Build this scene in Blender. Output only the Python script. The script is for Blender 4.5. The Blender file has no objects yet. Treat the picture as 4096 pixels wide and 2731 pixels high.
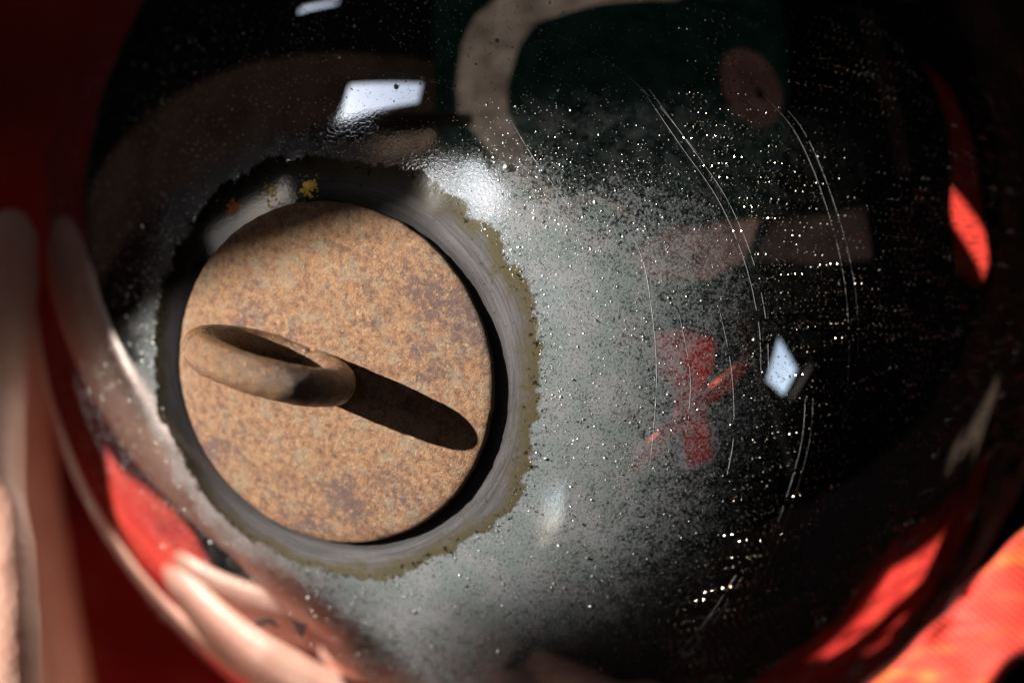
import bpy, bmesh, math, random
from mathutils import Vector, Matrix, noise
from mathutils.geometry import tessellate_polygon

C = bpy.context.scene
COL = C.collection
R = 0.05                                   # ball radius, metres
AX = Vector((-0.3646, -0.6755, 0.6409)).normalized()      # axis of the rusty cap
SUN = Vector((-0.8448, -0.0599, 0.5317)).normalized()   # towards the sun

# ------------------------------------------------------------------ camera
cam = bpy.data.cameras.new('camera')
camo = bpy.data.objects.new('camera', cam); COL.objects.link(camo)
camo.location = (-0.00341, -0.13601, 0.18301)
camo.rotation_euler = (math.radians(35), 0, 0)
cam.sensor_width = 22.3; cam.lens = 50.0
cam.clip_start = 0.004; cam.clip_end = 500
cam.dof.use_dof = True; cam.dof.focus_distance = 0.179; cam.dof.aperture_fstop = 9.0
C.camera = camo

# ------------------------------------------------------------------ light
w = bpy.data.worlds.new('World'); C.world = w; w.use_nodes = True
nt = w.node_tree; bg = nt.nodes['Background']
sky = nt.nodes.new('ShaderNodeTexSky'); sky.sky_type = 'NISHITA'; sky.sun_disc = False
sky.sun_elevation = math.radians(32.1); sky.sun_rotation = math.radians(266)
hs = nt.nodes.new('ShaderNodeHueSaturation'); hs.inputs['Saturation'].default_value = .62      # thin milky overcast
nt.links.new(sky.outputs[0], hs.inputs['Color']); nt.links.new(hs.outputs[0], bg.inputs[0]); bg.inputs[1].default_value = 0.10
sl = bpy.data.lights.new('sun', 'SUN'); sl.energy = 4.6; sl.angle = math.radians(0.5); sl.color = (1, .93, .84)
so = bpy.data.objects.new('sun', sl); COL.objects.link(so)
so.rotation_euler = SUN.to_track_quat('Z', 'Y').to_euler()
vs = C.view_settings
vs.view_transform = 'Standard'; vs.look = 'None'; vs.gamma = 1; vs.exposure = 1.3
cy = C.cycles
cy.use_denoising = True; cy.max_bounces = 8; cy.glossy_bounces = 6; cy.diffuse_bounces = 4
cy.sample_clamp_indirect = 6

# ------------------------------------------------------------------ materials
def mat(name):
    m = bpy.data.materials.new(name); m.use_nodes = True
    n = m.node_tree; n.nodes.clear()
    o = n.nodes.new('ShaderNodeOutputMaterial')
    return m, n, o
def N(n, t, **k):
    d = n.nodes.new(t)
    for a, b in k.items():
        if isinstance(a, str) and a.startswith('i_'): d.inputs[a[2:].replace('_', ' ')].default_value = b
        else: setattr(d, a, b)
    return d
def L(n, a, b): n.links.new(a, b)
def ramp(n, fac, stops, interp='LINEAR'):
    r = n.nodes.new('ShaderNodeValToRGB'); r.color_ramp.interpolation = interp
    e = r.color_ramp.elements
    while len(e) > 1: e.remove(e[-1])
    e[0].position = stops[0][0]; e[0].color = (*stops[0][1], 1) if len(stops[0][1]) == 3 else stops[0][1]
    for p, c in stops[1:]:
        x = e.new(p); x.color = (*c, 1)
    L(n, fac, r.inputs[0]); return r.outputs[0]
def g(v): return (v, v, v)
def noise_tex(n, vec, scale, detail=4, rough=.55, dist=0.0):
    t = N(n, 'ShaderNodeTexNoise'); t.inputs['Scale'].default_value = scale
    t.inputs['Detail'].default_value = detail; t.inputs['Roughness'].default_value = rough
    t.inputs['Distortion'].default_value = dist
    L(n, vec, t.inputs['Vector']); return t.outputs['Fac']
def math_(n, op, a, b=None, c=None, clamp=False):
    m = N(n, 'ShaderNodeMath', operation=op); m.use_clamp = clamp
    for i, v in enumerate((a, b, c)):
        if v is None: continue
        if isinstance(v, (int, float)): m.inputs[i].default_value = v
        else: L(n, v, m.inputs[i])
    return m.outputs[0]
def mixc(n, f, a, b):
    m = N(n, 'ShaderNodeMix', data_type='RGBA')
    for i, v in ((0, f), (6, a), (7, b)):
        if isinstance(v, (int, float)): m.inputs[i].default_value = v
        elif isinstance(v, tuple): m.inputs[i].default_value = (*v, 1)
        else: L(n, v, m.inputs[i])
    return m.outputs[2]
def maprange(n, v, a, b, c=0., d=1., smooth=True):
    m = N(n, 'ShaderNodeMapRange'); m.interpolation_type = 'SMOOTHSTEP' if smooth else 'LINEAR'
    L(n, v, m.inputs[0])
    for i, x in enumerate((a, b, c, d)): m.inputs[i + 1].default_value = x
    return m.outputs[0]

def rust_material(name='rusty_iron', tint=1.05, rlo=.27, rhi=.60, dk=.84):
    m, n, o = mat(name)
    co = N(n, 'ShaderNodeTexCoord').outputs['Object']
    big = noise_tex(n, co, 150, 4, .6)
    mid = noise_tex(n, co, 1700, 8, .78)
    fine = noise_tex(n, co, 5200, 5, .78)
    base = ramp(n, mid, [(.28, (.050, .026, .021)), (.40, (.125, .060, .034)), (.5, (.235, .118, .058)), (.6, (.330, .195, .105)), (.72, (.40, .275, .165))])
    orange = maprange(n, noise_tex(n, co, 760, 8, .78), .55, .64)
    c1 = mixc(n, math_(n, 'MULTIPLY', orange, .7), base, (.34, .165, .050))
    grey = maprange(n, noise_tex(n, co, 620, 8, .82), .50, .60)
    c2 = mixc(n, math_(n, 'MULTIPLY', grey, .55), c1, (.235, .205, .145))
    dark = maprange(n, math_(n, 'ADD', math_(n, 'MULTIPLY', big, .9), math_(n, 'MULTIPLY', noise_tex(n, co, 1900, 7, .8), .75)), dk, dk + .12)
    c3 = mixc(n, math_(n, 'MULTIPLY', dark, .85), c2, (.082, .046, .046))
    pits = maprange(n, fine, .56, .66)
    c4 = mixc(n, math_(n, 'MULTIPLY', pits, .75), c3, (.10, .05, .035))
    light = maprange(n, noise_tex(n, co, 2100, 3, .6), .62, .72)
    c5 = mixc(n, math_(n, 'MULTIPLY', light, .75), c4, (.42, .29, .17))
    tn = N(n, 'ShaderNodeVectorMath', operation='SCALE'); L(n, c5, tn.inputs[0]); tn.inputs['Scale'].default_value = tint
    b = N(n, 'ShaderNodeBsdfPrincipled'); L(n, tn.outputs[0], b.inputs['Base Color'])
    b.inputs['Roughness'].default_value = .62
    L(n, maprange(n, noise_tex(n, co, 1700, 3, .6), .38, .66, rhi, rlo), b.inputs['Roughness'])
    b.inputs['Specular IOR Level'].default_value = .6
    h = math_(n, 'ADD', math_(n, 'MULTIPLY', fine, .75), math_(n, 'MULTIPLY', mid, .7))
    bp = N(n, 'ShaderNodeBump'); bp.inputs['Strength'].default_value = .8; bp.inputs['Distance'].default_value = .00026
    L(n, h, bp.inputs['Height']); L(n, bp.outputs[0], b.inputs['Normal'])
    L(n, b.outputs[0], o.inputs[0]); return m

def silvered_glass():
    """Thick glass silvered on the inside; the silver round the neck has worn into a grey granular bloom.
    Object Z is the axis of the cap, so the wear is laid out by the angle from it."""
    m, n, o = mat('silvered_glass')
    tc = N(n, 'ShaderNodeTexCoord').outputs['Object']
    nrm = N(n, 'ShaderNodeVectorMath', operation='NORMALIZE'); L(n, tc, nrm.inputs[0])
    s = N(n, 'ShaderNodeSeparateXYZ'); L(n, nrm.outputs[0], s.inputs[0])
    phi = math_(n, 'MULTIPLY', math_(n, 'ARCCOSINE', s.outputs[2]), 57.29578)      # degrees from the cap axis
    n1 = noise_tex(n, tc, 180, 4, .6); n2 = noise_tex(n, tc, 900, 4, .65)
    wob = math_(n, 'ADD', math_(n, 'MULTIPLY', math_(n, 'SUBTRACT', n1, .5), 5.0), math_(n, 'MULTIPLY', math_(n, 'SUBTRACT', n2, .5), 2.4))
    phw = math_(n, 'ADD', phi, wob)
    band = math_(n, 'SUBTRACT', 1, maprange(n, phw, 20.3, 20.7))                     # bare glass ring against the cap
    tanr = math_(n, 'MULTIPLY', band, maprange(n, phw, 18.2, 20.0))                 # olive tide line at its edge
    # granular bloom: full by the ring, breaking into grains further out
    dt = N(n, 'ShaderNodeVectorMath', operation='DOT_PRODUCT'); L(n, nrm.outputs[0], dt.inputs[0])
    dt.inputs[1].default_value = tuple(AX.to_track_quat('Z', 'Y').inverted() @ Vector((.95, -.25, -.05)).normalized())
    du = N(n, 'ShaderNodeVectorMath', operation='DOT_PRODUCT'); L(n, nrm.outputs[0], du.inputs[0])
    du.inputs[1].default_value = tuple(AX.to_track_quat('Z', 'Y').inverted() @ Vector((.50, -.30, -.80)).normalized())
    f12 = math_(n, 'MULTIPLY', maprange(n, dt.outputs['Value'], -.18, .13), maprange(n, du.outputs['Value'], -.66, -.34, .22, 1.0))
    reach = math_(n, 'ADD', math_(n, 'MULTIPLY', f12, 28), 8.0)
    fade = math_(n, 'SUBTRACT', 1, maprange(n, math_(n, 'DIVIDE', math_(n, 'SUBTRACT', math_(n, 'ADD', phi, math_(n, 'MULTIPLY', math_(n, 'SUBTRACT', n1, .5), 9)), 20), reach), 0, 1))
    side = maprange(n, dt.outputs['Value'], -.20, .04, .50, 1.0)
    band_shade = maprange(n, dt.outputs['Value'], -.46, -.12, .055, .50)  # shade painted into the collar: darker at upper left, hiding the sky glare
    v = N(n, 'ShaderNodeTexVoronoi', feature='DISTANCE_TO_EDGE'); v.inputs['Scale'].default_value = 2600; L(n, tc, v.inputs['Vector'])
    v2 = N(n, 'ShaderNodeTexVoronoi', feature='F1'); v2.inputs['Scale'].default_value = 4200; L(n, tc, v2.inputs['Vector'])
    g1 = noise_tex(n, tc, 4200, 4, .75)
    g2 = noise_tex(n, tc, 1100, 5, .75)
    gsum = math_(n, 'ADD', math_(n, 'MULTIPLY', g1, .66), math_(n, 'MULTIPLY', g2, .34))
    th = maprange(n, fade, 0, 1, .63, .36, smooth=False)
    grain = maprange(n, math_(n, 'SUBTRACT', gsum, th), -.05, .11)
    edge = math_(n, 'SUBTRACT', 1, maprange(n, v.outputs['Distance'], .02, .16))
    pit = maprange(n, v2.outputs['Distance'], .16, .40)
    grain = math_(n, 'MULTIPLY', grain, math_(n, 'ADD', math_(n, 'MULTIPLY', pit, .42), .58))
    bloom = math_(n, 'MULTIPLY', math_(n, 'MULTIPLY', grain, math_(n, 'POWER', fade, 1.0)), math_(n, 'MULTIPLY', side, .66))
    bloom = math_(n, 'MAXIMUM', bloom, math_(n, 'MULTIPLY', maprange(n, n2, .3, .8), .06))      # a thin veil of dust everywhere
    spk = maprange(n, noise_tex(n, tc, 2000, 4, .7), .57, .62)                      # black specks along the tide line
    spk = math_(n, 'MULTIPLY', spk, math_(n, 'MULTIPLY', maprange(n, phw, 18.9, 20.2), math_(n, 'SUBTRACT', 1, maprange(n, phw, 20.6, 22.2))))
    cov = math_(n, 'ADD', math_(n, 'MULTIPLY', bloom, math_(n, 'SUBTRACT', 1, band)), math_(n, 'MULTIPLY', band, band_shade))
    cov = math_(n, 'MULTIPLY', cov, math_(n, 'SUBTRACT', 1, math_(n, 'MULTIPLY', spk, .9)))
    # colour of the bloom
    cb = mixc(n, maprange(n, noise_tex(n, tc, 300, 4, .6), .4, .62), (.285, .33, .335), (.36, .375, .40))
    az = math_(n, 'ARCTAN2', s.outputs[1], s.outputs[0])
    cv = N(n, 'ShaderNodeCombineXYZ'); L(n, math_(n, 'MULTIPLY', phi, 2.6), cv.inputs[0]); L(n, math_(n, 'MULTIPLY', az, 1.7), cv.inputs[1])
    stk = noise_tex(n, cv.outputs[0], 1.4, 5, .7)
    cband = mixc(n, maprange(n, stk, .34, .66), (.155, .155, .16), (.30, .285, .305))
    cband = mixc(n, maprange(n, noise_tex(n, cv.outputs[0], .9, 6, .75), .56, .68, 0, .6), cband, (.21, .165, .11))
    cband = mixc(n, math_(n, 'MULTIPLY', math_(n, 'SUBTRACT', 1, maprange(n, phi, 16.2, 17.8)), .75), cband, (.05, .045, .045))
    cband = mixc(n, maprange(n, noise_tex(n, tc, 2600, 4, .75), .60, .66, 0, .7), cband, (.06, .055, .05))
    col = mixc(n, band, cb, mixc(n, tanr, cband, (.175, .15, .09)))
    dif = N(n, 'ShaderNodeBsdfDiffuse'); L(n, col, dif.inputs[0])
    b1 = N(n, 'ShaderNodeBump'); b1.inputs['Strength'].default_value = .5; b1.inputs['Distance'].default_value = .0001
    L(n, gsum, b1.inputs['Height']); L(n, b1.outputs[0], dif.inputs['Normal'])
    cz = math_(n, 'SUBTRACT', 1, maprange(n, math_(n, 'ADD', phi, math_(n, 'MULTIPLY', math_(n, 'SUBTRACT', n1, .5), 6)), 20.5, 27))
    # the mirror itself: near the neck the silver has crazed into tiny cells
    mir = N(n, 'ShaderNodeBsdfPrincipled'); mir.inputs['Metallic'].default_value = 1
    L(n, mixc(n, band, (.84, .84, .835), mixc(n, band_shade, (.0, .0, .0), (.42, .40, .37))), mir.inputs['Base Color'])
    L(n, math_(n, 'ADD', math_(n, 'MULTIPLY', cz, .03), math_(n, 'ADD', .012, math_(n, 'MULTIPLY', band, .03))), mir.inputs['Roughness'])
    craze = math_(n, 'MULTIPLY', cz, math_(n, 'SUBTRACT', 1, math_(n, 'MULTIPLY', band, .7)))
    hh = math_(n, 'ADD', math_(n, 'MULTIPLY', edge, .35), math_(n, 'MULTIPLY', g1, .9))
    b2 = N(n, 'ShaderNodeBump'); b2.inputs['Distance'].default_value = .00004
    L(n, math_(n, 'MULTIPLY', craze, .16), b2.inputs['Strength']); L(n, hh, b2.inputs['Height'])
    sw = N(n, 'ShaderNodeBump'); sw.inputs['Strength'].default_value = .35; sw.inputs['Distance'].default_value = .0002
    L(n, noise_tex(n, tc, 42, 2, .4), sw.inputs['Height']); L(n, sw.outputs[0], b2.inputs['Normal'])
    L(n, b2.outputs[0], mir.inputs['Normal'])
    mx = N(n, 'ShaderNodeMixShader'); L(n, cov, mx.inputs[0]); L(n, mir.outputs[0], mx.inputs[1]); L(n, dif.outputs[0], mx.inputs[2])
    L(n, mx.outputs[0], o.inputs[0]); return m

def cloth_material():
    m, n, o = mat('red_cotton')
    co = N(n, 'ShaderNodeTexCoord').outputs['Object']
    big = noise_tex(n, co, 110, 4, .6, 1.2)
    c = mixc(n, maprange(n, big, .52, .62), (.44, .028, .022), (.47, .066, .026))
    c = mixc(n, maprange(n, noise_tex(n, co, 45, 2, .5, 1.0), .60, .66), c, (.22, .012, .012))
    c = mixc(n, maprange(n, noise_tex(n, co, 400, 3, .6), .3, .7, 0., .35), c, (.42, .022, .02))
    b = N(n, 'ShaderNodeBsdfPrincipled'); L(n, c, b.inputs['Base Color']); b.inputs['Roughness'].default_value = .9
    b.inputs['Specular IOR Level'].default_value = .15
    wv = N(n, 'ShaderNodeTexWave'); wv.inputs['Scale'].default_value = 1300; L(n, co, wv.inputs['Vector'])
    wv2 = N(n, 'ShaderNodeTexWave', bands_direction='Y'); wv2.inputs['Scale'].default_value = 1300; L(n, co, wv2.inputs['Vector'])
    bp = N(n, 'ShaderNodeBump'); bp.inputs['Strength'].default_value = .35; bp.inputs['Distance'].default_value = .00008
    L(n, math_(n, 'ADD', wv.outputs['Fac'], wv2.outputs['Fac']), bp.inputs['Height']); L(n, bp.outputs[0], b.inputs['Normal'])
    L(n, b.outputs[0], o.inputs[0]); return m

def skin_material():
    m, n, o = mat('skin')
    co = N(n, 'ShaderNodeTexCoord').outputs['Object']
    c = mixc(n, maprange(n, noise_tex(n, co, 160, 4, .6), .35, .65), (.56, .30, .23), (.62, .37, .29))
    c = mixc(n, maprange(n, noise_tex(n, co, 60, 2, .5), .52, .66, 0, .5), c, (.58, .24, .19))
    b = N(n, 'ShaderNodeBsdfPrincipled'); L(n, c, b.inputs['Base Color']); b.inputs['Roughness'].default_value = .5
    b.inputs['Subsurface Weight'].default_value = .25; b.inputs['Subsurface Radius'].default_value = (.6, .22, .12); b.inputs['Subsurface Scale'].default_value = .004
    v = N(n, 'ShaderNodeTexVoronoi'); v.inputs['Scale'].default_value = 1100; L(n, co, v.inputs['Vector'])
    bp = N(n, 'ShaderNodeBump'); bp.inputs['Strength'].default_value = .25; bp.inputs['Distance'].default_value = .0002
    L(n, v.outputs['Distance'], bp.inputs['Height']); L(n, bp.outputs[0], b.inputs['Normal'])
    L(n, b.outputs[0], o.inputs[0]); return m

def plain(name, col, rough=.8, metal=0., var=.25, scale=12, bump=0., spec=.3):
    m, n, o = mat(name)
    co = N(n, 'ShaderNodeTexCoord').outputs['Object']
    f = maprange(n, noise_tex(n, co, scale, 5, .6), .3, .7)
    c = mixc(n, f, tuple(x * (1 - var) for x in col), tuple(min(1, x * (1 + var)) for x in col))
    b = N(n, 'ShaderNodeBsdfPrincipled'); L(n, c, b.inputs['Base Color']); b.inputs['Roughness'].default_value = rough
    b.inputs['Metallic'].default_value = metal; b.inputs['Specular IOR Level'].default_value = spec
    if bump:
        bp = N(n, 'ShaderNodeBump'); bp.inputs['Strength'].default_value = .4; bp.inputs['Distance'].default_value = bump
        L(n, noise_tex(n, co, scale * 4, 5, .6), bp.inputs['Height']); L(n, bp.outputs[0], b.inputs['Normal'])
    L(n, b.outputs[0], o.inputs[0]); return m

def canvas(name, col, thru):
    """thin cloth that daylight shines through"""
    m, n, o = mat(name)
    co = N(n, 'ShaderNodeTexCoord').outputs['Object']
    f = maprange(n, noise_tex(n, co, 9, 5, .65), .3, .7, .7, 1.15)
    a = N(n, 'ShaderNodeVectorMath', operation='SCALE'); a.inputs[0].default_value = col; L(n, f, a.inputs['Scale'])
    t = N(n, 'ShaderNodeBsdfTranslucent'); L(n, a.outputs[0], t.inputs[0])
    d = N(n, 'ShaderNodeBsdfDiffuse'); L(n, a.outputs[0], d.inputs[0])
    mx = N(n, 'ShaderNodeMixShader'); mx.inputs[0].default_value = thru
    L(n, d.outputs[0], mx.inputs[1]); L(n, t.outputs[0], mx.inputs[2]); L(n, mx.outputs[0], o.inputs[0]); return m

def fleck_material(rough=.26, stops=None):
    m, n, o = mat('loose_silver')
    ge = N(n, 'ShaderNodeNewGeometry').outputs['Random Per Island']
    c = ramp(n, ge, stops or [(0, (.85, .92, .92)), (.45, (.92, .95, .93)), (.7, (.9, .86, .78)), (.86, (.72, .92, .9)), (1, (.95, .8, .62))])
    b = N(n, 'ShaderNodeBsdfPrincipled'); b.inputs['Metallic'].default_value = 1
    tn = N(n, 'ShaderNodeVectorMath', operation='SCALE'); L(n, c, tn.inputs[0])                # some tarnished, some bright
    L(n, math_(n, 'ADD', .30, math_(n, 'MULTIPLY', math_(n, 'FRACT', math_(n, 'MULTIPLY', ge, 97.3)), .68)), tn.inputs['Scale'])
    L(n, tn.outputs[0], b.inputs['Base Color'])
    b.inputs['Roughness'].default_value = rough
    L(n, b.outputs[0], o.inputs[0]); return m

M_RUST = rust_material(); M_RING = rust_material('rubbed_rusty_iron', .86, .22, .46, .86); M_GLASS = silvered_glass(); M_CLOTH = cloth_material(); M_SKIN = skin_material()
M_FLECK = fleck_material(.40); M_BUBBLE = fleck_material(.2, [(0, (.95, .93, .86)), (.4, (.97, .90, .74)), (.7, (.96, .80, .52)), (.88, (.95, .93, .9)), (1, (.95, .62, .35))])
M_SCR = plain('scratched_glass', (.46, .47, .50), .45, .6)
M_CHIP = plain('bare_dark_glass', (.03, .02, .02), .35, 0, .3, 900)
M_GOLD = plain('gold_fleck', (.75, .50, .10), .38, .9, .3, 1500, .0001)
M_OSPOT = plain('orange_fleck', (.42, .13, .03), .6, .3, .4, 1500, .0001)
M_GREEN = canvas('green_tarp', (.042, .085, .072), .42)
M_DARK = plain('dark_tarp', (.012, .010, .010), .8, 0, .3, 5)
M_CANVAS = canvas('taupe_canvas', (.38, .335, .295), .5)
M_CANVAS2 = canvas('thick_taupe_canvas', (.33, .28, .245), .5)
def strap_material():
    m, n, o = mat('red_strap_webbing')
    co = N(n, 'ShaderNodeTexCoord').outputs['Object']
    sc_ = N(n, 'ShaderNodeMapping'); L(n, co, sc_.inputs['Vector']); sc_.inputs['Rotation'].default_value = (0, 0, -.75); sc_.inputs['Scale'].default_value = (.35, 1.6, 1)
    c = mixc(n, maprange(n, noise_tex(n, sc_.outputs[0], 260, 4, .6, .5), .50, .64), (.74, .075, .055), (.76, .20, .06))
    c = mixc(n, maprange(n, noise_tex(n, sc_.outputs[0], 420, 3, .6), .54, .68, 0, .6), c, (.74, .17, .15))
    t = N(n, 'ShaderNodeBsdfTranslucent'); L(n, c, t.inputs[0])
    d = N(n, 'ShaderNodeBsdfDiffuse'); L(n, c, d.inputs[0])
    wv = N(n, 'ShaderNodeTexWave', bands_direction='DIAGONAL'); wv.inputs['Scale'].default_value = 900; L(n, co, wv.inputs['Vector'])
    bp = N(n, 'ShaderNodeBump'); bp.inputs['Strength'].default_value = .5; bp.inputs['Distance'].default_value = .0002
    L(n, wv.outputs['Fac'], bp.inputs['Height']); L(n, bp.outputs[0], d.inputs['Normal'])
    mx = N(n, 'ShaderNodeMixShader'); mx.inputs[0].default_value = .05
    L(n, d.outputs[0], mx.inputs[1]); L(n, t.outputs[0], mx.inputs[2]); L(n, mx.outputs[0], o.inputs[0]); return m
M_STRAP = strap_material(); M_STRAP_DARK = plain('red_strap_darkened', (.035, .006, .006), .9)
M_WHITE = canvas('white_sheet', (.86, .88, .92), .9)
M_BROWN = canvas('brown_tarp', (.098, .078, .068), .5)
M_PINK = canvas('dusty_pink_canvas', (.185, .130, .120), .5)
M_REDT = canvas('shirt_stand_in_cotton', (.52, .06, .055), .85)
M_FOREARM = canvas('worn_pink_canvas', (.36, .275, .25), .5)
M_POST = plain('dark_wood', (.035, .024, .018), .7, 0, .3, 30, .001)
M_GROUND = plain('trodden_earth', (.10, .075, .055), .95, 0, .3, 3, .01)
M_CAM = plain('black_camera_plastic', (.014, .014, .015), .45, 0, .2, 300)

# ------------------------------------------------------------------ helpers
def obj(name, bm_or_me, m, parent=None, smooth=False):
    if isinstance(bm_or_me, bmesh.types.BMesh):
        me = bpy.data.meshes.new(name); bm_or_me.to_mesh(me); bm_or_me.free()
    else: me = bm_or_me
    if m: me.materials.append(m)
    o = bpy.data.objects.new(name, me); COL.objects.link(o)
    if smooth:
        me.polygons.foreach_set('use_smooth', [True] * len(me.polygons))
    if parent: o.parent = parent
    return o
def tag(o, label=None, cat=None, group=None, kind=None):
    for k, v in (('label', label), ('category', cat), ('group', group), ('kind', kind)):
        if v: o[k] = v
    return o
def empty(name, loc):
    o = bpy.data.objects.new(name, None); COL.objects.link(o); o.location = loc; o.empty_display_size = .02; return o
def pydata(v, f):
    me = bpy.data.meshes.new('mesh'); me.from_pydata([tuple(x) for x in v], [], f); me.update(); return me

AXQ = AX.to_track_quat('Z', 'Y')           # cap frame: local Z = cap axis
AXM = AXQ.to_matrix()
def on_ball(d, lift=0.0): return Vector(d).normalized() * (R + lift)

# ------------------------------------------------------------------ the ball
ball = empty('glass_ball', (0, 0, -R))
tag(ball, 'large dark mirrored glass ball with worn grey silvering around its rusty iron cap', 'glass ball')
def child(o, p=ball):                      # keep world placement under a parent
    o.parent = p
    o.location = Vector(o.location) - (Vector((0, 0, -R)) if p is ball else Vector((0, 0, 0)))
    return o

bm = bmesh.new()
bmesh.ops.create_uvsphere(bm, u_segments=256, v_segments=128, radius=R)
body = obj('glass_body', bm, M_GLASS, smooth=True)
body.rotation_mode = 'QUATERNION'; body.rotation_quaternion = AXQ
child(body)

# cap: a shallow pressed iron disc with a turned-down edge, lathed about local Z
random.seed(4)
prof = [(0, 1.001), (.04, 1.0007), (.08, .9995), (.12, .9976), (.16, .9948), (.20, .9912), (.235, .9868), (.26, .9828),
        (.2705, .9797), (.2765, .9755), (.278, .9715), (.2765, .966), (.272, .955), (.255, .953)]
SEG = 240
v = [(0, 0, prof[0][1] * R)]; f = []
for r_, z_ in prof[1:]:
    for i in range(SEG):
        a = 2 * math.pi * i / SEG
        p = Vector((math.cos(a) * r_, math.sin(a) * r_, z_))
        if r_ > .25:
            j = noise.noise(p * 9) * .0022 + noise.noise(p * 45) * .0012 + noise.noise(p * 140) * .0007
            p.x += math.cos(a) * j; p.y += math.sin(a) * j; p.z += noise.noise(p * 60) * .0009
        else: p.z += noise.noise(p * 12) * .0012
        v.append(p * R)
for i in range(SEG): f.append((0, 1 + i, 1 + (i + 1) % SEG))
for k in range(len(prof) - 2):
    for i in range(SEG):
        a = 1 + k * SEG + i; b = 1 + k * SEG + (i + 1) % SEG
        f.append((a, a + SEG, b + SEG, b))
cap = obj('cap', pydata(v, f), M_RUST, smooth=True)
cap.rotation_mode = 'QUATERNION'; cap.rotation_quaternion = AXQ
child(cap)

# hanging ring: thick iron wire bent to a circle, let into the cap
rc, rt = .00543, .0015
cen = Vector((-.02226, -.03535, .03607)); U = Vector((.9599, -.1583, -.2315)).normalized()
V = Vector((.0546, -.7043, .7078)); V = (V - V.dot(U) * U).normalized(); W = U.cross(V)
v = []; f = []; n1, n2 = 128, 32
for i in range(n1):
    a = 2 * math.pi * i / n1; d = math.cos(a) * U + math.sin(a) * V
    for k in range(n2):
        b = 2 * math.pi * k / n2
        e = math.cos(b) * d + math.sin(b) * W
        p0 = cen + rc * d + rt * e
        p0 += e * (noise.noise(p0 * 900) * .00007 + noise.noise(p0 * 2600) * .000035)
        if abs(a - 5.33) < .03: p0 -= e * .00022          # the joint where the wire ends meet
        v.append(AXQ.inverted() @ p0)
for i in range(n1):
    for k in range(n2):
        f.append((i * n2 + k, ((i + 1) % n1) * n2 + k, ((i + 1) % n1) * n2 + (k + 1) % n2, i * n2 + (k + 1) % n2))
ring = obj('ring', pydata(v, f), M_RING, smooth=True)
ring.parent = cap

# loose flecks of silver: small tilted flakes, thick by the neck and thin far out
random.seed(11)
v = []; f = []
def flake(d, size, tilt, n=4, lean=None):
    d = d.normalized(); t = d.orthogonal().normalized(); t.rotate(Matrix.Rotation(random.uniform(0, 6.283), 3, d))
    ax = t; nn = d.copy(); nn.rotate(Matrix.Rotation(tilt, 3, ax))
    if lean is not None: nn = (nn + lean).normalized(); u = nn.orthogonal().normalized()
    else: u = ax
    w_ = nn.cross(u)
    tilt = nn.angle(d)
    c = d * (R + size * .5 * abs(math.sin(tilt)) + .00001)
    i0 = len(v); el = random.uniform(.55, 1.0)
    for k in range(n):
        a = 2 * math.pi * (k + random.uniform(-.2, .2)) / n
        v.append(c + u * math.cos(a) * size * .5 + w_ * math.sin(a) * size * .5 * el)
    top = len(v); v.append(c + nn * size * .12)
    for k in range(n): f.append((i0 + k, i0 + (k + 1) % n, top))
cnt = 0
while cnt < 26000:
    z = random.uniform(math.cos(math.radians(84)), math.cos(math.radians(20)))
    a = random.uniform(0, 6.283); r_ = math.sqrt(1 - z * z)
    d = AXM @ Vector((r_ * math.cos(a), r_ * math.sin(a), z))
    ph = math.degrees(math.acos(z))
    clump = noise.noise(d * 9) * .5 + noise.noise(d * 30) * .35
    dens = math.exp(-((ph - 21) / 19) ** 2) + .10 * math.exp(-((ph - 55) / 22) ** 2)
    if d.x < -.12 or d.z > .90: dens *= .45
    if random.random() > dens * (1 + 1.2 * clump): continue
    size = random.choice((.00005, .00006, .00007, .00009, .00012)) * random.uniform(.75, 1.3)
    if random.random() < .035: size *= 2.2
    flake(d, size, math.radians(abs(random.gauss(0, 20))), random.choice((4, 5)))
    cnt += 1
fl = obj('silver_fleck', pydata(v, f), M_FLECK); tag(fl, kind='stuff'); child(fl)

# paired bubbles in the thick glass on the far side, each beside its own image in the silver
v = []; f = []
random.seed(5)
for i in range(9000):
    while True:
        z = random.uniform(math.cos(math.radians(98)), math.cos(math.radians(40)))
        a = random.uniform(0, 6.283); r_ = math.sqrt(1 - z * z)
        d = AXM @ Vector((r_ * math.cos(a), r_ * math.sin(a), z))
        if d.x > .2 and d.z > -.35 and noise.noise(d * 5) + max(0, d.x - .5) > random.uniform(-.5, .3): break
    size = random.uniform(.00010, .00021)
    t = Vector((1, 0, 0)) - d * d.x; t.normalize()
    tl = math.acos(random.uniform(math.cos(.6), 1)); ln = Vector((-.45, -.25, .85)) * random.uniform(0, 1.1)
    st = random.getstate()
    for s_ in (-1, 1):
        random.setstate(st)
        flake(d + t * s_ * .0065, size * (1.0 if s_ < 0 else .85), tl, 5, ln)
bub = obj('glass_bubble', pydata(v, f), M_BUBBLE); tag(bub, kind='stuff'); child(bub)

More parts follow.
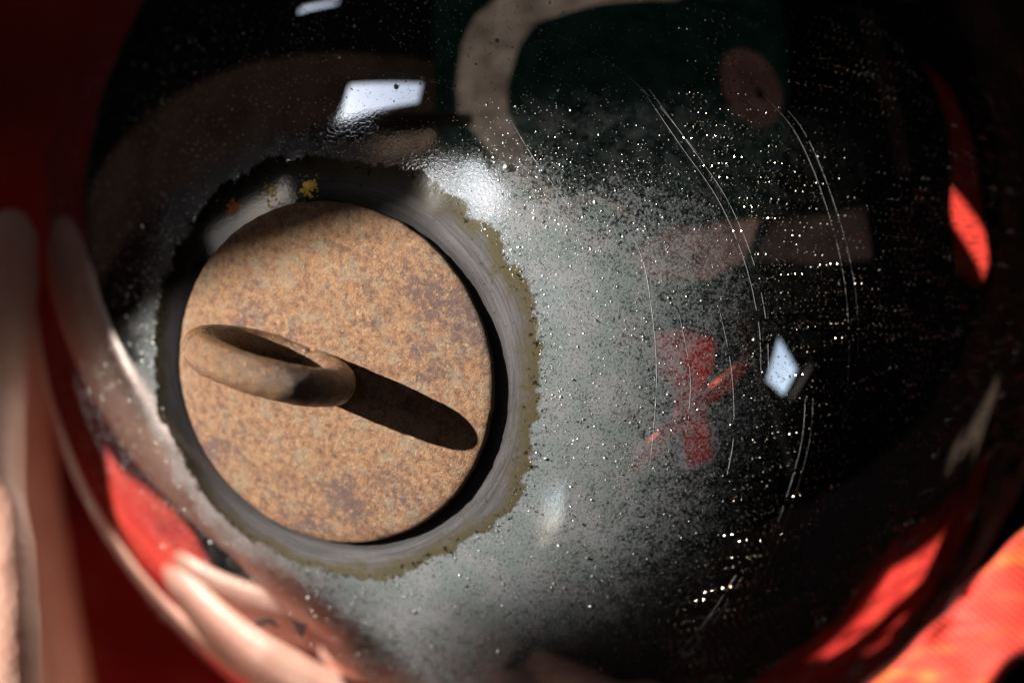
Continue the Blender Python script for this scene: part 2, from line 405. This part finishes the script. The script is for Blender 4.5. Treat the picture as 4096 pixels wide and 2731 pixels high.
# scratches worn round the ball: fine raised-edge hairlines, each its own piece
SCR = [
 [(0.1327, -0.3254, 0.9362), (0.1934, -0.4052, 0.8936), (0.2549, -0.4766, 0.8413), (0.2966, -0.5503, 0.7805), (0.3199, -0.6213, 0.7153), (0.3254, -0.6758, 0.6614)],
 [(0.1464, -0.3275, 0.9334), (0.206, -0.4002, 0.893), (0.2676, -0.4715, 0.8403), (0.3108, -0.5476, 0.7769), (0.3327, -0.6187, 0.7117), (0.3376, -0.6733, 0.6578)],
 [(0.3293, -0.3025, 0.8945), (0.3854, -0.3529, 0.8526), (0.4344, -0.4471, 0.7819), (0.4639, -0.5368, 0.7047), (0.4737, -0.6285, 0.6169), (0.4665, -0.7023, 0.5377)],
 [(0.3438, -0.2988, 0.8903), (0.3987, -0.3457, 0.8494), (0.4494, -0.4424, 0.7761), (0.4806, -0.5315, 0.6976), (0.4903, -0.6182, 0.6143)],
 [(0.4007, -0.6903, 0.6024), (0.3962, -0.7397, 0.544), (0.3717, -0.8049, 0.4627), (0.3405, -0.8613, 0.3772), (0.3017, -0.9061, 0.2964)],
 [(0.414, -0.6869, 0.5973), (0.4096, -0.7363, 0.5386), (0.3838, -0.8039, 0.4543), (0.3513, -0.8606, 0.3687), (0.3111, -0.9057, 0.288)],
 [(-0.069, -0.3838, 0.9208), (-0.0317, -0.4425, 0.8962), (0.0087, -0.4915, 0.8708), (0.0424, -0.5376, 0.8422)],
 [(0.0832, -0.5012, 0.8613), (0.1306, -0.5611, 0.8174), (0.1499, -0.635, 0.7579), (0.1576, -0.7047, 0.6917), (0.1535, -0.7707, 0.6184), (0.1478, -0.8109, 0.5663)],
 [(0.2974, -0.8808, 0.3685), (0.2443, -0.9289, 0.2783), (0.1756, -0.9666, 0.1869)],
 [(0.3088, -0.8803, 0.3603), (0.2559, -0.9292, 0.2667), (0.1908, -0.9656, 0.1768)],
 [(0.2548, -0.6117, 0.7489), (0.2771, -0.6846, 0.6742), (0.2831, -0.7542, 0.5925), (0.2745, -0.7951, 0.5407)],
 [(-0.038, -0.2298, 0.9725), (0.0715, -0.2804, 0.9572), (0.153, -0.3439, 0.9264), (0.221, -0.4141, 0.883)],
 [(0.1925, -0.6306, 0.7518), (0.2108, -0.699, 0.6833), (0.2088, -0.7559, 0.6205)],
 [(-0.294, -0.275, 0.9154), (-0.2168, -0.2971, 0.9299), (-0.1476, -0.3343, 0.9309)],
]
random.seed(8)
def catmull(p, n=14):
    q = [Vector(x) for x in p]; q = [2 * q[0] - q[1]] + q + [2 * q[-1] - q[-2]]; out = []
    for i in range(1, len(q) - 2):
        for k in range(n):
            t = k / n; a, b, c, d = q[i - 1:i + 3]
            out.append(.5 * ((2 * b) + (c - a) * t + (2 * a - 5 * b + 4 * c - d) * t * t + (3 * b - a - 3 * c + d) * t ** 3))
    out.append(q[-2]); return out
for path in SCR:
    pts = catmull(path); v = []; f = []
    n_ = len(pts)
    for i, p in enumerate(pts):
        d = p.normalized(); t = (pts[min(i + 1, n_ - 1)] - pts[max(i - 1, 0)]).normalized(); s_ = t.cross(d).normalized()
        wd = .000010 * (.5 + 1.1 * random.random()) * (0.25 + min(1, 6 * min(i, n_ - 1 - i) / n_))
        v += [d * (R + .000004) - s_ * wd, d * (R + .000016), d * (R + .000004) + s_ * wd]
    for i in range(n_ - 1):
        if noise.noise(Vector((i * .23, len(path) * 3.1 + path[0][0] * 40, 0))) < -.32: continue
        a = i * 3; f += [(a, a + 1, a + 4, a + 3), (a + 1, a + 2, a + 5, a + 4)]
    child(obj('scratch', pydata(v, f), M_SCR))

def patch(name, ring_, m, lift=.00003):
    pts = [Vector(p).normalized() for p in ring_]
    c = sum(pts, Vector()).normalized()
    v = [c * (R + lift * 1.6)]; f = []; n_ = len(pts)
    for s_, h_ in ((.55, lift * 1.4), (1.0, lift), (1.02, -.00002)):
        for p in pts: v.append((c + (p - c) * s_).normalized() * (R + h_))
    for i in range(n_):
        j = (i + 1) % n_; f.append((0, 1 + i, 1 + j))
        for k in range(2): f.append((1 + k * n_ + i, 1 + (k + 1) * n_ + i, 1 + (k + 1) * n_ + j, 1 + k * n_ + j))
    return child(obj(name, pydata(v, f), m))
patch('chip', [(-0.5137, -0.847, 0.1365), (-0.4982, -0.8514, 0.1637), (-0.48, -0.8586, 0.1802), (-0.4657, -0.8693, 0.1658), (-0.4765, -0.8636, 0.1646), (-0.4912, -0.8571, 0.1554), (-0.507, -0.8517, 0.1325)], M_CHIP)
patch('chip', [(-0.4433, -0.8734, 0.2017), (-0.4263, -0.8808, 0.2062), (-0.414, -0.8858, 0.2095), (-0.4202, -0.8887, 0.1836), (-0.4277, -0.8892, 0.1625), (-0.4343, -0.8833, 0.1765)], M_CHIP)
def spray(name, centre, m, n_, spread_, seed):
    random.seed(seed); c = Vector(centre).normalized(); v = []; f = []
    for k in range(n_):
        d = (c + Vector((random.gauss(0, 1), random.gauss(0, 1), random.gauss(0, 1))) * spread_).normalized()
        t = d.orthogonal().normalized(); u = d.cross(t); sz = random.uniform(.0018, .0055) * math.exp(-((d - c).length / (spread_ * 2)) ** 2)
        i0 = len(v); k_ = 7; v.append(d * (R + .00003))
        for q in range(k_):
            a_ = 6.28318 * q / k_; r_ = sz * random.uniform(.35, 1.1)
            v.append((d + t * math.cos(a_) * r_ + u * math.sin(a_) * r_).normalized() * (R + .000004))
        for q in range(k_): f.append((i0, i0 + 1 + q, i0 + 1 + (q + 1) % k_))
    child(obj(name, pydata(v, f), m))
spray('gold_spot', (-.392, -.428, .815), M_GOLD, 90, .011, 3)  # small gold metallic flecks at the upper left of the collar
spray('gold_spot', (-.452, -.425, .785), M_GOLD, 34, .014, 9)
spray('orange_spot', (-.519, -.417, .748), M_OSPOT, 70, .009, 5)  # small orange flecks further left

# three seed bubbles that stand proud of the surface
for d, r_ in (((-0.0917, -0.2527, 0.9632), .00016), ((-0.2514, -0.3088, 0.9173), .00019), ((-0.0757, -0.4503, 0.8897), .00034)):
    bm = bmesh.new(); bmesh.ops.create_uvsphere(bm, u_segments=20, v_segments=12, radius=r_)
    o = obj('seed_bubble', bm, M_FLECK, smooth=True); o.location = on_ball(d, r_ * .25); child(o)

# ------------------------------------------------------------------ red cloth in folds under and around the ball
def cloth_h(x, y):
    h = -.082
    p = Vector((x, y, 0))
    h += .007 * noise.noise(p * 16) + .004 * noise.noise(Vector((x * 30 + 3, y * 22, 1))) + .0015 * noise.noise(p * 80)
    # long soft folds
    h += .008 * math.exp(-((x + .10 + .25 * y) / .018) ** 2) + .007 * math.exp(-((y - .10 - .2 * x) / .02) ** 2)
    h += .010 * math.exp(-((x - .115 + .15 * y) / .016) ** 2)
    if x > .05:
        q = noise.noise(Vector((x * 38 + y * 20, y * 75 - x * 18, 6)))
        h += .008 * (1 - abs(q) * 2.2) * min(1, (x - .05) / .03)
    # never inside the glass
    r2 = x * x + y * y; rr = R + .0012
    if r2 < rr * rr: h = min(h, -math.sqrt(rr * rr - r2) - .0002)
    return h
nx, ny = 360, 360
def spread(c, n_): return [c + .30 * (.28 * t + .72 * t ** 3) for t in (2 * i / (n_ - 1) - 1 for i in range(n_))]   # denser by the ball
xs = spread(-.02, nx); ys = spread(0, ny)
v = [(x, y, cloth_h(x, y)) for y in ys for x in xs]
f = []
for j in range(ny - 1):
    for i in range(nx - 1):
        x, y = xs[i], ys[j]; e = .006 * noise.noise(Vector((x * 25, y * 25, 4)))
        if y + e < -.088: continue
        if x + e > .150 or (x + e > .060 and y + e > -.022): continue      # edge of the cloth on the right
        f.append((j * nx + i, j * nx + i + 1, (j + 1) * nx + i + 1, (j + 1) * nx + i))
used = sorted({q for t in f for q in t}); mp = {q: k for k, q in enumerate(used)}
v = [v[q] for q in used]; f = [tuple(mp[q] for q in t) for t in f]
cl = obj('red_cloth', pydata(v, f), M_CLOTH, smooth=True)
md = cl.modifiers.new('thick', 'SOLIDIFY'); md.thickness = .0012; md.offset = -1
tag(cl, 'rumpled red cloth with orange pattern, lying in folds beneath and behind the glass ball', 'cloth')

tb = empty('table', (0, 0, -.75)); tag(tb, 'dark wooden table under the red cloth and the hand', 'table')
bm = bmesh.new(); bmesh.ops.create_cube(bm, size=1, matrix=Matrix.Translation((.05, .0, .638)) @ Matrix.Diagonal((.9, 1.1, .025, 1)))
bmesh.ops.bevel(bm, geom=bm.edges[:], offset=.004, segments=2, affect='EDGES')
obj('tabletop', bm, M_POST, tb)
for lx, ly in ((-.35, -.5), (.45, -.5), (-.35, .5), (.45, .5)):
    bm = bmesh.new(); bmesh.ops.create_cube(bm, size=1, matrix=Matrix.Translation((lx, ly, .31)) @ Matrix.Diagonal((.05, .05, .63, 1)))
    bmesh.ops.bevel(bm, geom=bm.edges[:], offset=.003, segments=1, affect='EDGES')
    obj('leg', bm, M_POST, tb)

# ------------------------------------------------------------------ red strap hanging down in front of the ball, lower right
path = [(-.030, -.155, -.083), (-.012, -.118, -.045), (-.001, -.092, .000), (.0067, -.0784, .0219), (.0147, -.0740, .0335), (.0227, -.0686, .0410), (.0285, -.0639, .0443), (.0347, -.0582, .0458),
        (.0425, -.0560, .0540), (.0500, -.0660, .0740), (.0570, -.0900, .1050), (.0660, -.1250, .1600), (.0720, -.1600, .2150), (.080, -.230, .270)]
pts = catmull(path, 12); v = []; f = []; n_ = len(pts); SG = 40
FN = Vector((-.35, -.31, .88)).normalized()              # the way the flat of the strap faces
for i, p in enumerate(pts):
    t = (pts[min(i + 1, n_ - 1)] - pts[max(i - 1, 0)]).normalized()
    a_ = t.cross(FN).normalized(); b_ = a_.cross(t)
    for k in range(SG):
        th = 6.28318 * k / SG; cx, sx = math.cos(th), math.sin(th)
        ex = math.copysign(abs(cx) ** .5, cx) * .0031 * (1 + .10 * noise.noise(Vector((i * .11, 2, cx))))
        ey = math.copysign(abs(sx) ** .6, sx) * .0006 + .0007 * noise.noise(Vector((i * .35, cx * 1.5, 21))) + .0008 * noise.noise(Vector((i * .16, cx * 2.2, 8))) + .0003 * math.sin(i * .9) * cx
        v.append(p + Vector((-.0004, .00035, .00025)) + a_ * ex + b_ * ey)
for i in range(n_ - 1):
    for k in range(SG): f.append((i * SG + k, i * SG + (k + 1) % SG, (i + 1) * SG + (k + 1) % SG, (i + 1) * SG + k))
f.append(tuple(range(SG - 1, -1, -1))); f.append(tuple(range((n_ - 1) * SG, n_ * SG)))
sc = obj('red_strap', pydata(v, f), M_STRAP, smooth=True)
sc.data.materials.append(M_STRAP_DARK)                          # edges and ends painted dark to kill their sunlit mirror image
for q in sc.data.polygons:
    if q.index >= (n_ - 1) * SG or not 50 <= q.index // SG <= 88 or abs(math.cos(6.28318 * (q.index % SG + .5) / SG)) > .78: q.material_index = 1
tag(sc, 'sunlit flat red strap crossing the lower right corner, out of focus', 'strap')

# ------------------------------------------------------------------ hand holding the ball from the left
def capsule_chain(bm, pts):
    """overlapping balls along a chain: (point, radius) -> fused later by a remesh"""
    for i in range(len(pts) - 1):
        (a, ra), (b, rb) = pts[i], pts[i + 1]
        a = Vector(a); b = Vector(b); n_ = max(2, int((b - a).length / (min(ra, rb) * .25)))
        for k in range(n_ + 1):
            t = k / n_
            bmesh.ops.create_icosphere(bm, subdivisions=2, radius=ra + (rb - ra) * t, matrix=Matrix.Translation(a.lerp(b, t)))
bm = bmesh.new()
capsule_chain(bm, [((-.0486, -.0087, .0188), .0026), ((-.0493, -.0130, .0180), .0040), ((-.0504, -.0215, .0152), .0045), ((-.0506, -.0311, .0122), .0051),
                   ((-.0498, -.0423, .0090), .0058), ((-.0490, -.0545, .0040), .0066), ((-.0535, -.0680, -.0080), .0088), ((-.0610, -.0920, -.0300), .0130)])      # thumb
capsule_chain(bm, [((-.0468, -.0356, .0140), .0026), ((-.0462, -.0400, .0128), .0030), ((-.0456, -.0457, .0116), .0031), ((-.0452, -.0526, .0090), .0034), ((-.0480, -.0640, -.0010), .0050)])   # fleshy side of the thumb
fing = [
 [((-.040, -.085, -.054), .0105), ((-.047, -.048, -.0625), .0085), ((-.0575, -.022, -.0520), .0075), ((-.0598, -.005, -.0340), .0068), ((-.0590, .006, -.0205), .0054)],
 [((-.020, -.090, -.052), .0105), ((-.024, -.040, -.058), .0088), ((-.026, -.006, -.0595), .0080), ((-.028, .022, -.051), .0070), ((-.029, .038, -.037), .0056)],
 [((.002, -.094, -.053), .0100), ((-.002, -.042, -.060), .0086), ((-.003, -.008, -.0598), .0078), ((-.003, .018, -.0565), .0068), ((-.003, .036, -.045), .0054)],
 [((.022, -.098, -.052), .0090), ((.020, -.056, -.056), .0076), ((.019, -.026, -.056), .0068), ((.018, -.006, -.0555), .0060), ((.018, .008, -.054), .0050)],
]
for ch in fing: capsule_chain(bm, ch)
capsule_chain(bm, [((-.063, -.046, -.047), .0140), ((-.046, -.055, -.0455), .0155), ((-.028, -.063, -.047), .016), ((-.008, -.070, -.050), .0150)])
capsule_chain(bm, [((-.082, -.056, -.053), .0125), ((-.078, -.080, -.054), .0150), ((-.066, -.110, -.056), .0165)])     # ball of the thumb
for a in (-.046, -.028, -.008, .012):                     # palm and wrist
    capsule_chain(bm, [((a, -.088, -.048), .0135), ((a * .8 - .012, -.125, -.056), .0165), ((a * .45 - .030, -.165, -.068), .0190)])
capsule_chain(bm, [((-.036, -.160, -.068), .024), ((-.06, -.26, -.085), .027)])
hand = obj('hand', bm, M_SKIN)
rm = hand.modifiers.new('fuse', 'REMESH'); rm.mode = 'VOXEL'; rm.voxel_size = .0011
sm = hand.modifiers.new('soft', 'SMOOTH'); sm.factor = .6; sm.iterations = 12
dg = bpy.context.evaluated_depsgraph_get()
me = bpy.data.meshes.new_from_object(hand.evaluated_get(dg))
hand.modifiers.clear(); old = hand.data; hand.data = me; bpy.data.meshes.remove(old)
me.polygons.foreach_set('use_smooth', [True] * len(me.polygons))
tag(hand, 'bare left hand holding the glass ball, blurred thumb upright at the left edge', 'hand')

# ------------------------------------------------------------------ the market stall round about (seen in the ball)
def slab(name, m, parent, o3, ux, uy, th, loops):
    """flat sheet of thickness th through o3 with in-plane axes ux, uy; loops[0] outline, others holes"""
    o3, ux, uy = Vector(o3), Vector(ux), Vector(uy); nn = ux.cross(uy)
    L2 = [[Vector((a, b, 0)) for a, b in lp] for lp in loops]
    tris = tessellate_polygon(L2); flat = [p for lp in L2 for p in lp]
    ar = lambda q: abs(sum(q[i].x * q[(i + 1) % len(q)].y - q[(i + 1) % len(q)].x * q[i].y for i in range(len(q)))) / 2
    A0 = ar(L2[0]) - sum(ar(h) for h in L2[1:]); A1 = sum(ar([flat[i] for i in t]) for t in tris)
    if abs(A0 - A1) > 1e-4: print('SLAB AREA', name, A0, A1)
    v = [o3 + ux * p.x + uy * p.y for p in flat]; k = len(v); v += [q + nn * th for q in v]
    f = [tuple(t) for t in tris] + [tuple(i + k for i in reversed(t)) for t in tris]; b = 0
    for lp in L2:
        n_ = len(lp)
        for i in range(n_): f.append((b + i, b + (i + 1) % n_, b + (i + 1) % n_ + k, b + i + k))
        b += n_
    bm = bmesh.new(); me_ = pydata(v, f); bm.from_mesh(me_); bpy.data.meshes.remove(me_)
    bmesh.ops.recalc_face_normals(bm, faces=bm.faces)
    return obj(name, bm, m, parent)
stall = empty('market_stall', (0, 0, 0))
tag(stall, 'dark tented market stall with taupe roof strip, mirrored in the glass ball', 'market stall')
X, Y, Z = (1, 0, 0), (0, 1, 0), (0, 0, 1)
strip = [(.02, -.53), (-.057, -.434), (-.144, -.26), (-.217, -.087), (-.213, .058), (-.155, .282), (-.068, .426), (.236, .571), (.70, .734),
         (.75, .95), (.2, .78), (-.25, .64), (-.387, .498), (-.445, .353), (-.487, .096), (-.483, -.057), (-.332, -.298), (-.153, -.508), (.0, -.70)]
hook = [(.025, -.80), (.05, -.67), (.09, -.59), (.19, -.555), (.30, -.56), (.42, -.62), (.50, -.71), (.41, -.66), (.29, -.605), (.18, -.605), (.12, -.645), (.085, -.71), (.07, -.80)]
gap = [(-.585, -.55), (-.50, -.38), (-.41, -.345), (-.255, -.55), (-.36, -.78)]
gap2 = [(-.09, -1.46), (.01, -1.17), (.06, -1.17), (-.02, -1.46)]
vent = [(1.24 + .29 * math.cos(t * math.pi / 16) , .30 + .27 * math.sin(t * math.pi / 16)) for t in range(32)]
forearm_shape = [(.45, -.98), (.75, -.72), (.99, -.72), (1.5, -.60), (1.5, -.95), (1.2, -1.15), (.68, -1.15)]
slab('roof_panel', M_GREEN, stall, (0, 0, 1.5), X, Y, .01, [[(-.6, -1.6), (1.6, -1.6), (1.6, 1.2), (-.6, 1.2)], strip, hook, gap, gap2, vent, forearm_shape])
slab('roof_strip', M_CANVAS, stall, (0, 0, 1.502), X, Y, .002, [hook])
slab('vent_knob', M_DARK, stall, (1.29, .27, 1.47), X, Y, .03, [[(.035 * math.cos(t * math.pi / 8), .035 * math.sin(t * math.pi / 8)) for t in range(16)]])
slab('roof_strip', M_CANVAS, stall, (0, 0, 1.502), X, Y, .002, [strip])
slab('roof_window', M_WHITE, stall, (0, 0, 1.502), X, Y, .002, [gap])
slab('roof_vent', M_PINK, stall, (0, 0, 1.502), X, Y, .002, [vent])
slab('forearm_stand_in', M_FOREARM, stall, (0, 0, 1.502), X, Y, .002, [forearm_shape])  # canvas patch added in place of the mirrored forearm
left_open = [(-.115, .19), (-.040, .19), (-.046, .452), (-.126, .452)]
slit = [(.03, .70), (.15, .77), (.14, 1.36), (.04, 1.30), (.036, .96)]
patch3 = [(-.52, 1.18), (-.36, 1.26), (-.33, 1.47), (-.56, 1.47)]
patch2 = [(-.108, .84), (-.067, .91), (-.035, 1.21), (-.06, 1.44), (-.20, 1.44), (-.226, 1.30), (-.18, .976)]
hole = [(.415, .51), (.435, .51), (.480, .68), (.470, .70)]
slab('left_panel', M_BROWN, stall, (-.6, 0, 0), Y, Z, -.010, [[(-1.6, -.75), (.27, -.75), (.27, 1.5), (-1.6, 1.5)], left_open, slit, patch2, patch3])
slab('left_sheen_sheet', M_WHITE, stall, (-.602, 0, 0), Y, Z, -.002, [patch3])  # white sheet added to put a bluish sheen on the collar
slab('left_panel', M_DARK, stall, (-.6, 0, 0), Y, Z, -.010, [[(.27, -.75), (1.2, -.75), (1.2, 1.5), (.27, 1.5)], hole])
slab('left_patch', M_CANVAS2, stall, (-.602, 0, 0), Y, Z, -.002, [patch2])
rstrip = [(-.60, 1.46), (-.34, 1.05), (-.09, .70), (-.285, .53), (-.55, .85), (-.93, 1.46)]
slab('forearm_stand_in_wall', M_FOREARM, stall, (1.602, 0, 0), Y, Z, .002, [rstrip])  # added canvas strip, carries on the mirrored forearm
slab('right_panel', M_DARK, stall, (1.6, 0, 0), Y, Z, .01, [[(-1.6, -.75), (1.2, -.75), (1.2, 1.5), (-1.6, 1.5)], rstrip, [(-1.19, .89), (-1.188, .586), (-1.40, .53), (-1.50, .74)]])
bk_hole = [(-.07, -.10), (.0, -.10), (.06, .05), (.07, .30), (.02, .30)]
shirt = [(.80, 1.42), (1.10, 1.42), (1.34, 1.29), (1.22, 1.0), (1.04, .83), (1.02, .5), (.98, .29), (.77, .29), (.79, .6), (.80, .87), (.74, 1.1)]
slab('back_panel', M_DARK, stall, (0, -1.6, 0), X, Z, .01, [[(-.6, -.75), (1.6, -.75), (1.6, 1.5), (-.6, 1.5)], bk_hole, shirt, [(.19, -.585), (.30, -.57), (.345, -.62), (.25, -.64)], [(.47, -.66), (.50, -.73), (.66, -.735), (.60, -.70)]])
slab('front_panel', M_DARK, stall, (0, 1.2, 0), X, Z, -.01, [[(-.6, -.75), (1.6, -.75), (1.6, 1.5), (-.6, 1.5)]])
tag(slab('shirt_stand_in', M_REDT, None, (0, -1.59, 0), X, Z, .004, [shirt]), 'red panel added at the back in place of a shirt worn by the photographer, mirrored as a red smear in the ball', 'shirt')  # cloth panel added for the red smear, in place of the photographer
# upright post whose edge cuts off the sun from the far half of the ball
px = -.40
def ed(z): return -.0280 - .0929 * z
post = [(ed(-.75), -.75), (ed(-.75) + .07, -.75), (ed(1.5) + .10, 1.5), (ed(1.5) + .03, 1.5), (-.045, .36), (-.0465, .308), (-.0468, .3005), (-.0468, .2945), (-.0530, .2880), (-.0533, .2835), (-.0527, .2748), (-.0520, .2665), (-.0480, .245)]
slab('post', M_POST, stall, (px, 0, 0), Y, Z, -.03, [post])
slab('shade_bar', M_POST, stall, (px + .001, 0, 0), Y, Z, -.012, [[(-.30, .262), (-.077, .262), (-.0755, .270), (-.0755, .288), (-.077, .296), (-.30, .296)]])  # unseen bar added to shade the lower right of the ball
# red towel hung on the right, its lower end in a sliver of sun
towel = [(.705, .212), (.655, .149), (.475, .087), (.319, .078), (.201, .065), (.114, .007), (.057, -.055), (.126, -.21), (.223, -.23), (.305, -.139), (.425, -.097), (.556, -.056), (.675, .033)]
tag(slab('red_towel', M_CLOTH, None, (1.2, 0, 0), Y, Z, .006, [towel]), 'narrow red towel hung at the right, mirrored beside the right rim of the ball', 'towel')
tag(slab('pink_banner', M_PINK, None, (1.56, 0, 0), Y, Z, .004, [[(1.15, .72), (.75, .70), (.19, .505), (.24, .41), (.80, .55), (1.15, .52)]]), 'dusty pink cloth banner mirrored as a pale stripe at the upper right of the ball', 'banner')

# the photographer's camera, mirrored faintly in the middle of the ball
def lathe(prof_, m, name, parent, q, loc, seg=48):
    v = []; f = []
    for r_, z_ in prof_:
        for i in range(seg): a = 6.28318 * i / seg; v.append((r_ * math.cos(a), r_ * math.sin(a), z_))
    for k in range(len(prof_) - 1):
        for i in range(seg): f.append((k * seg + i, k * seg + (i + 1) % seg, (k + 1) * seg + (i + 1) % seg, (k + 1) * seg + i))
    o = obj(name, pydata(v, f), m, parent, True); return o

# ------------------------------------------------------------------ ground
bm = bmesh.new(); bmesh.ops.create_grid(bm, x_segments=2, y_segments=2, size=120)
gr = obj('ground', bm, M_GROUND); gr.location = (0, 0, -.755); tag(gr, kind='structure')
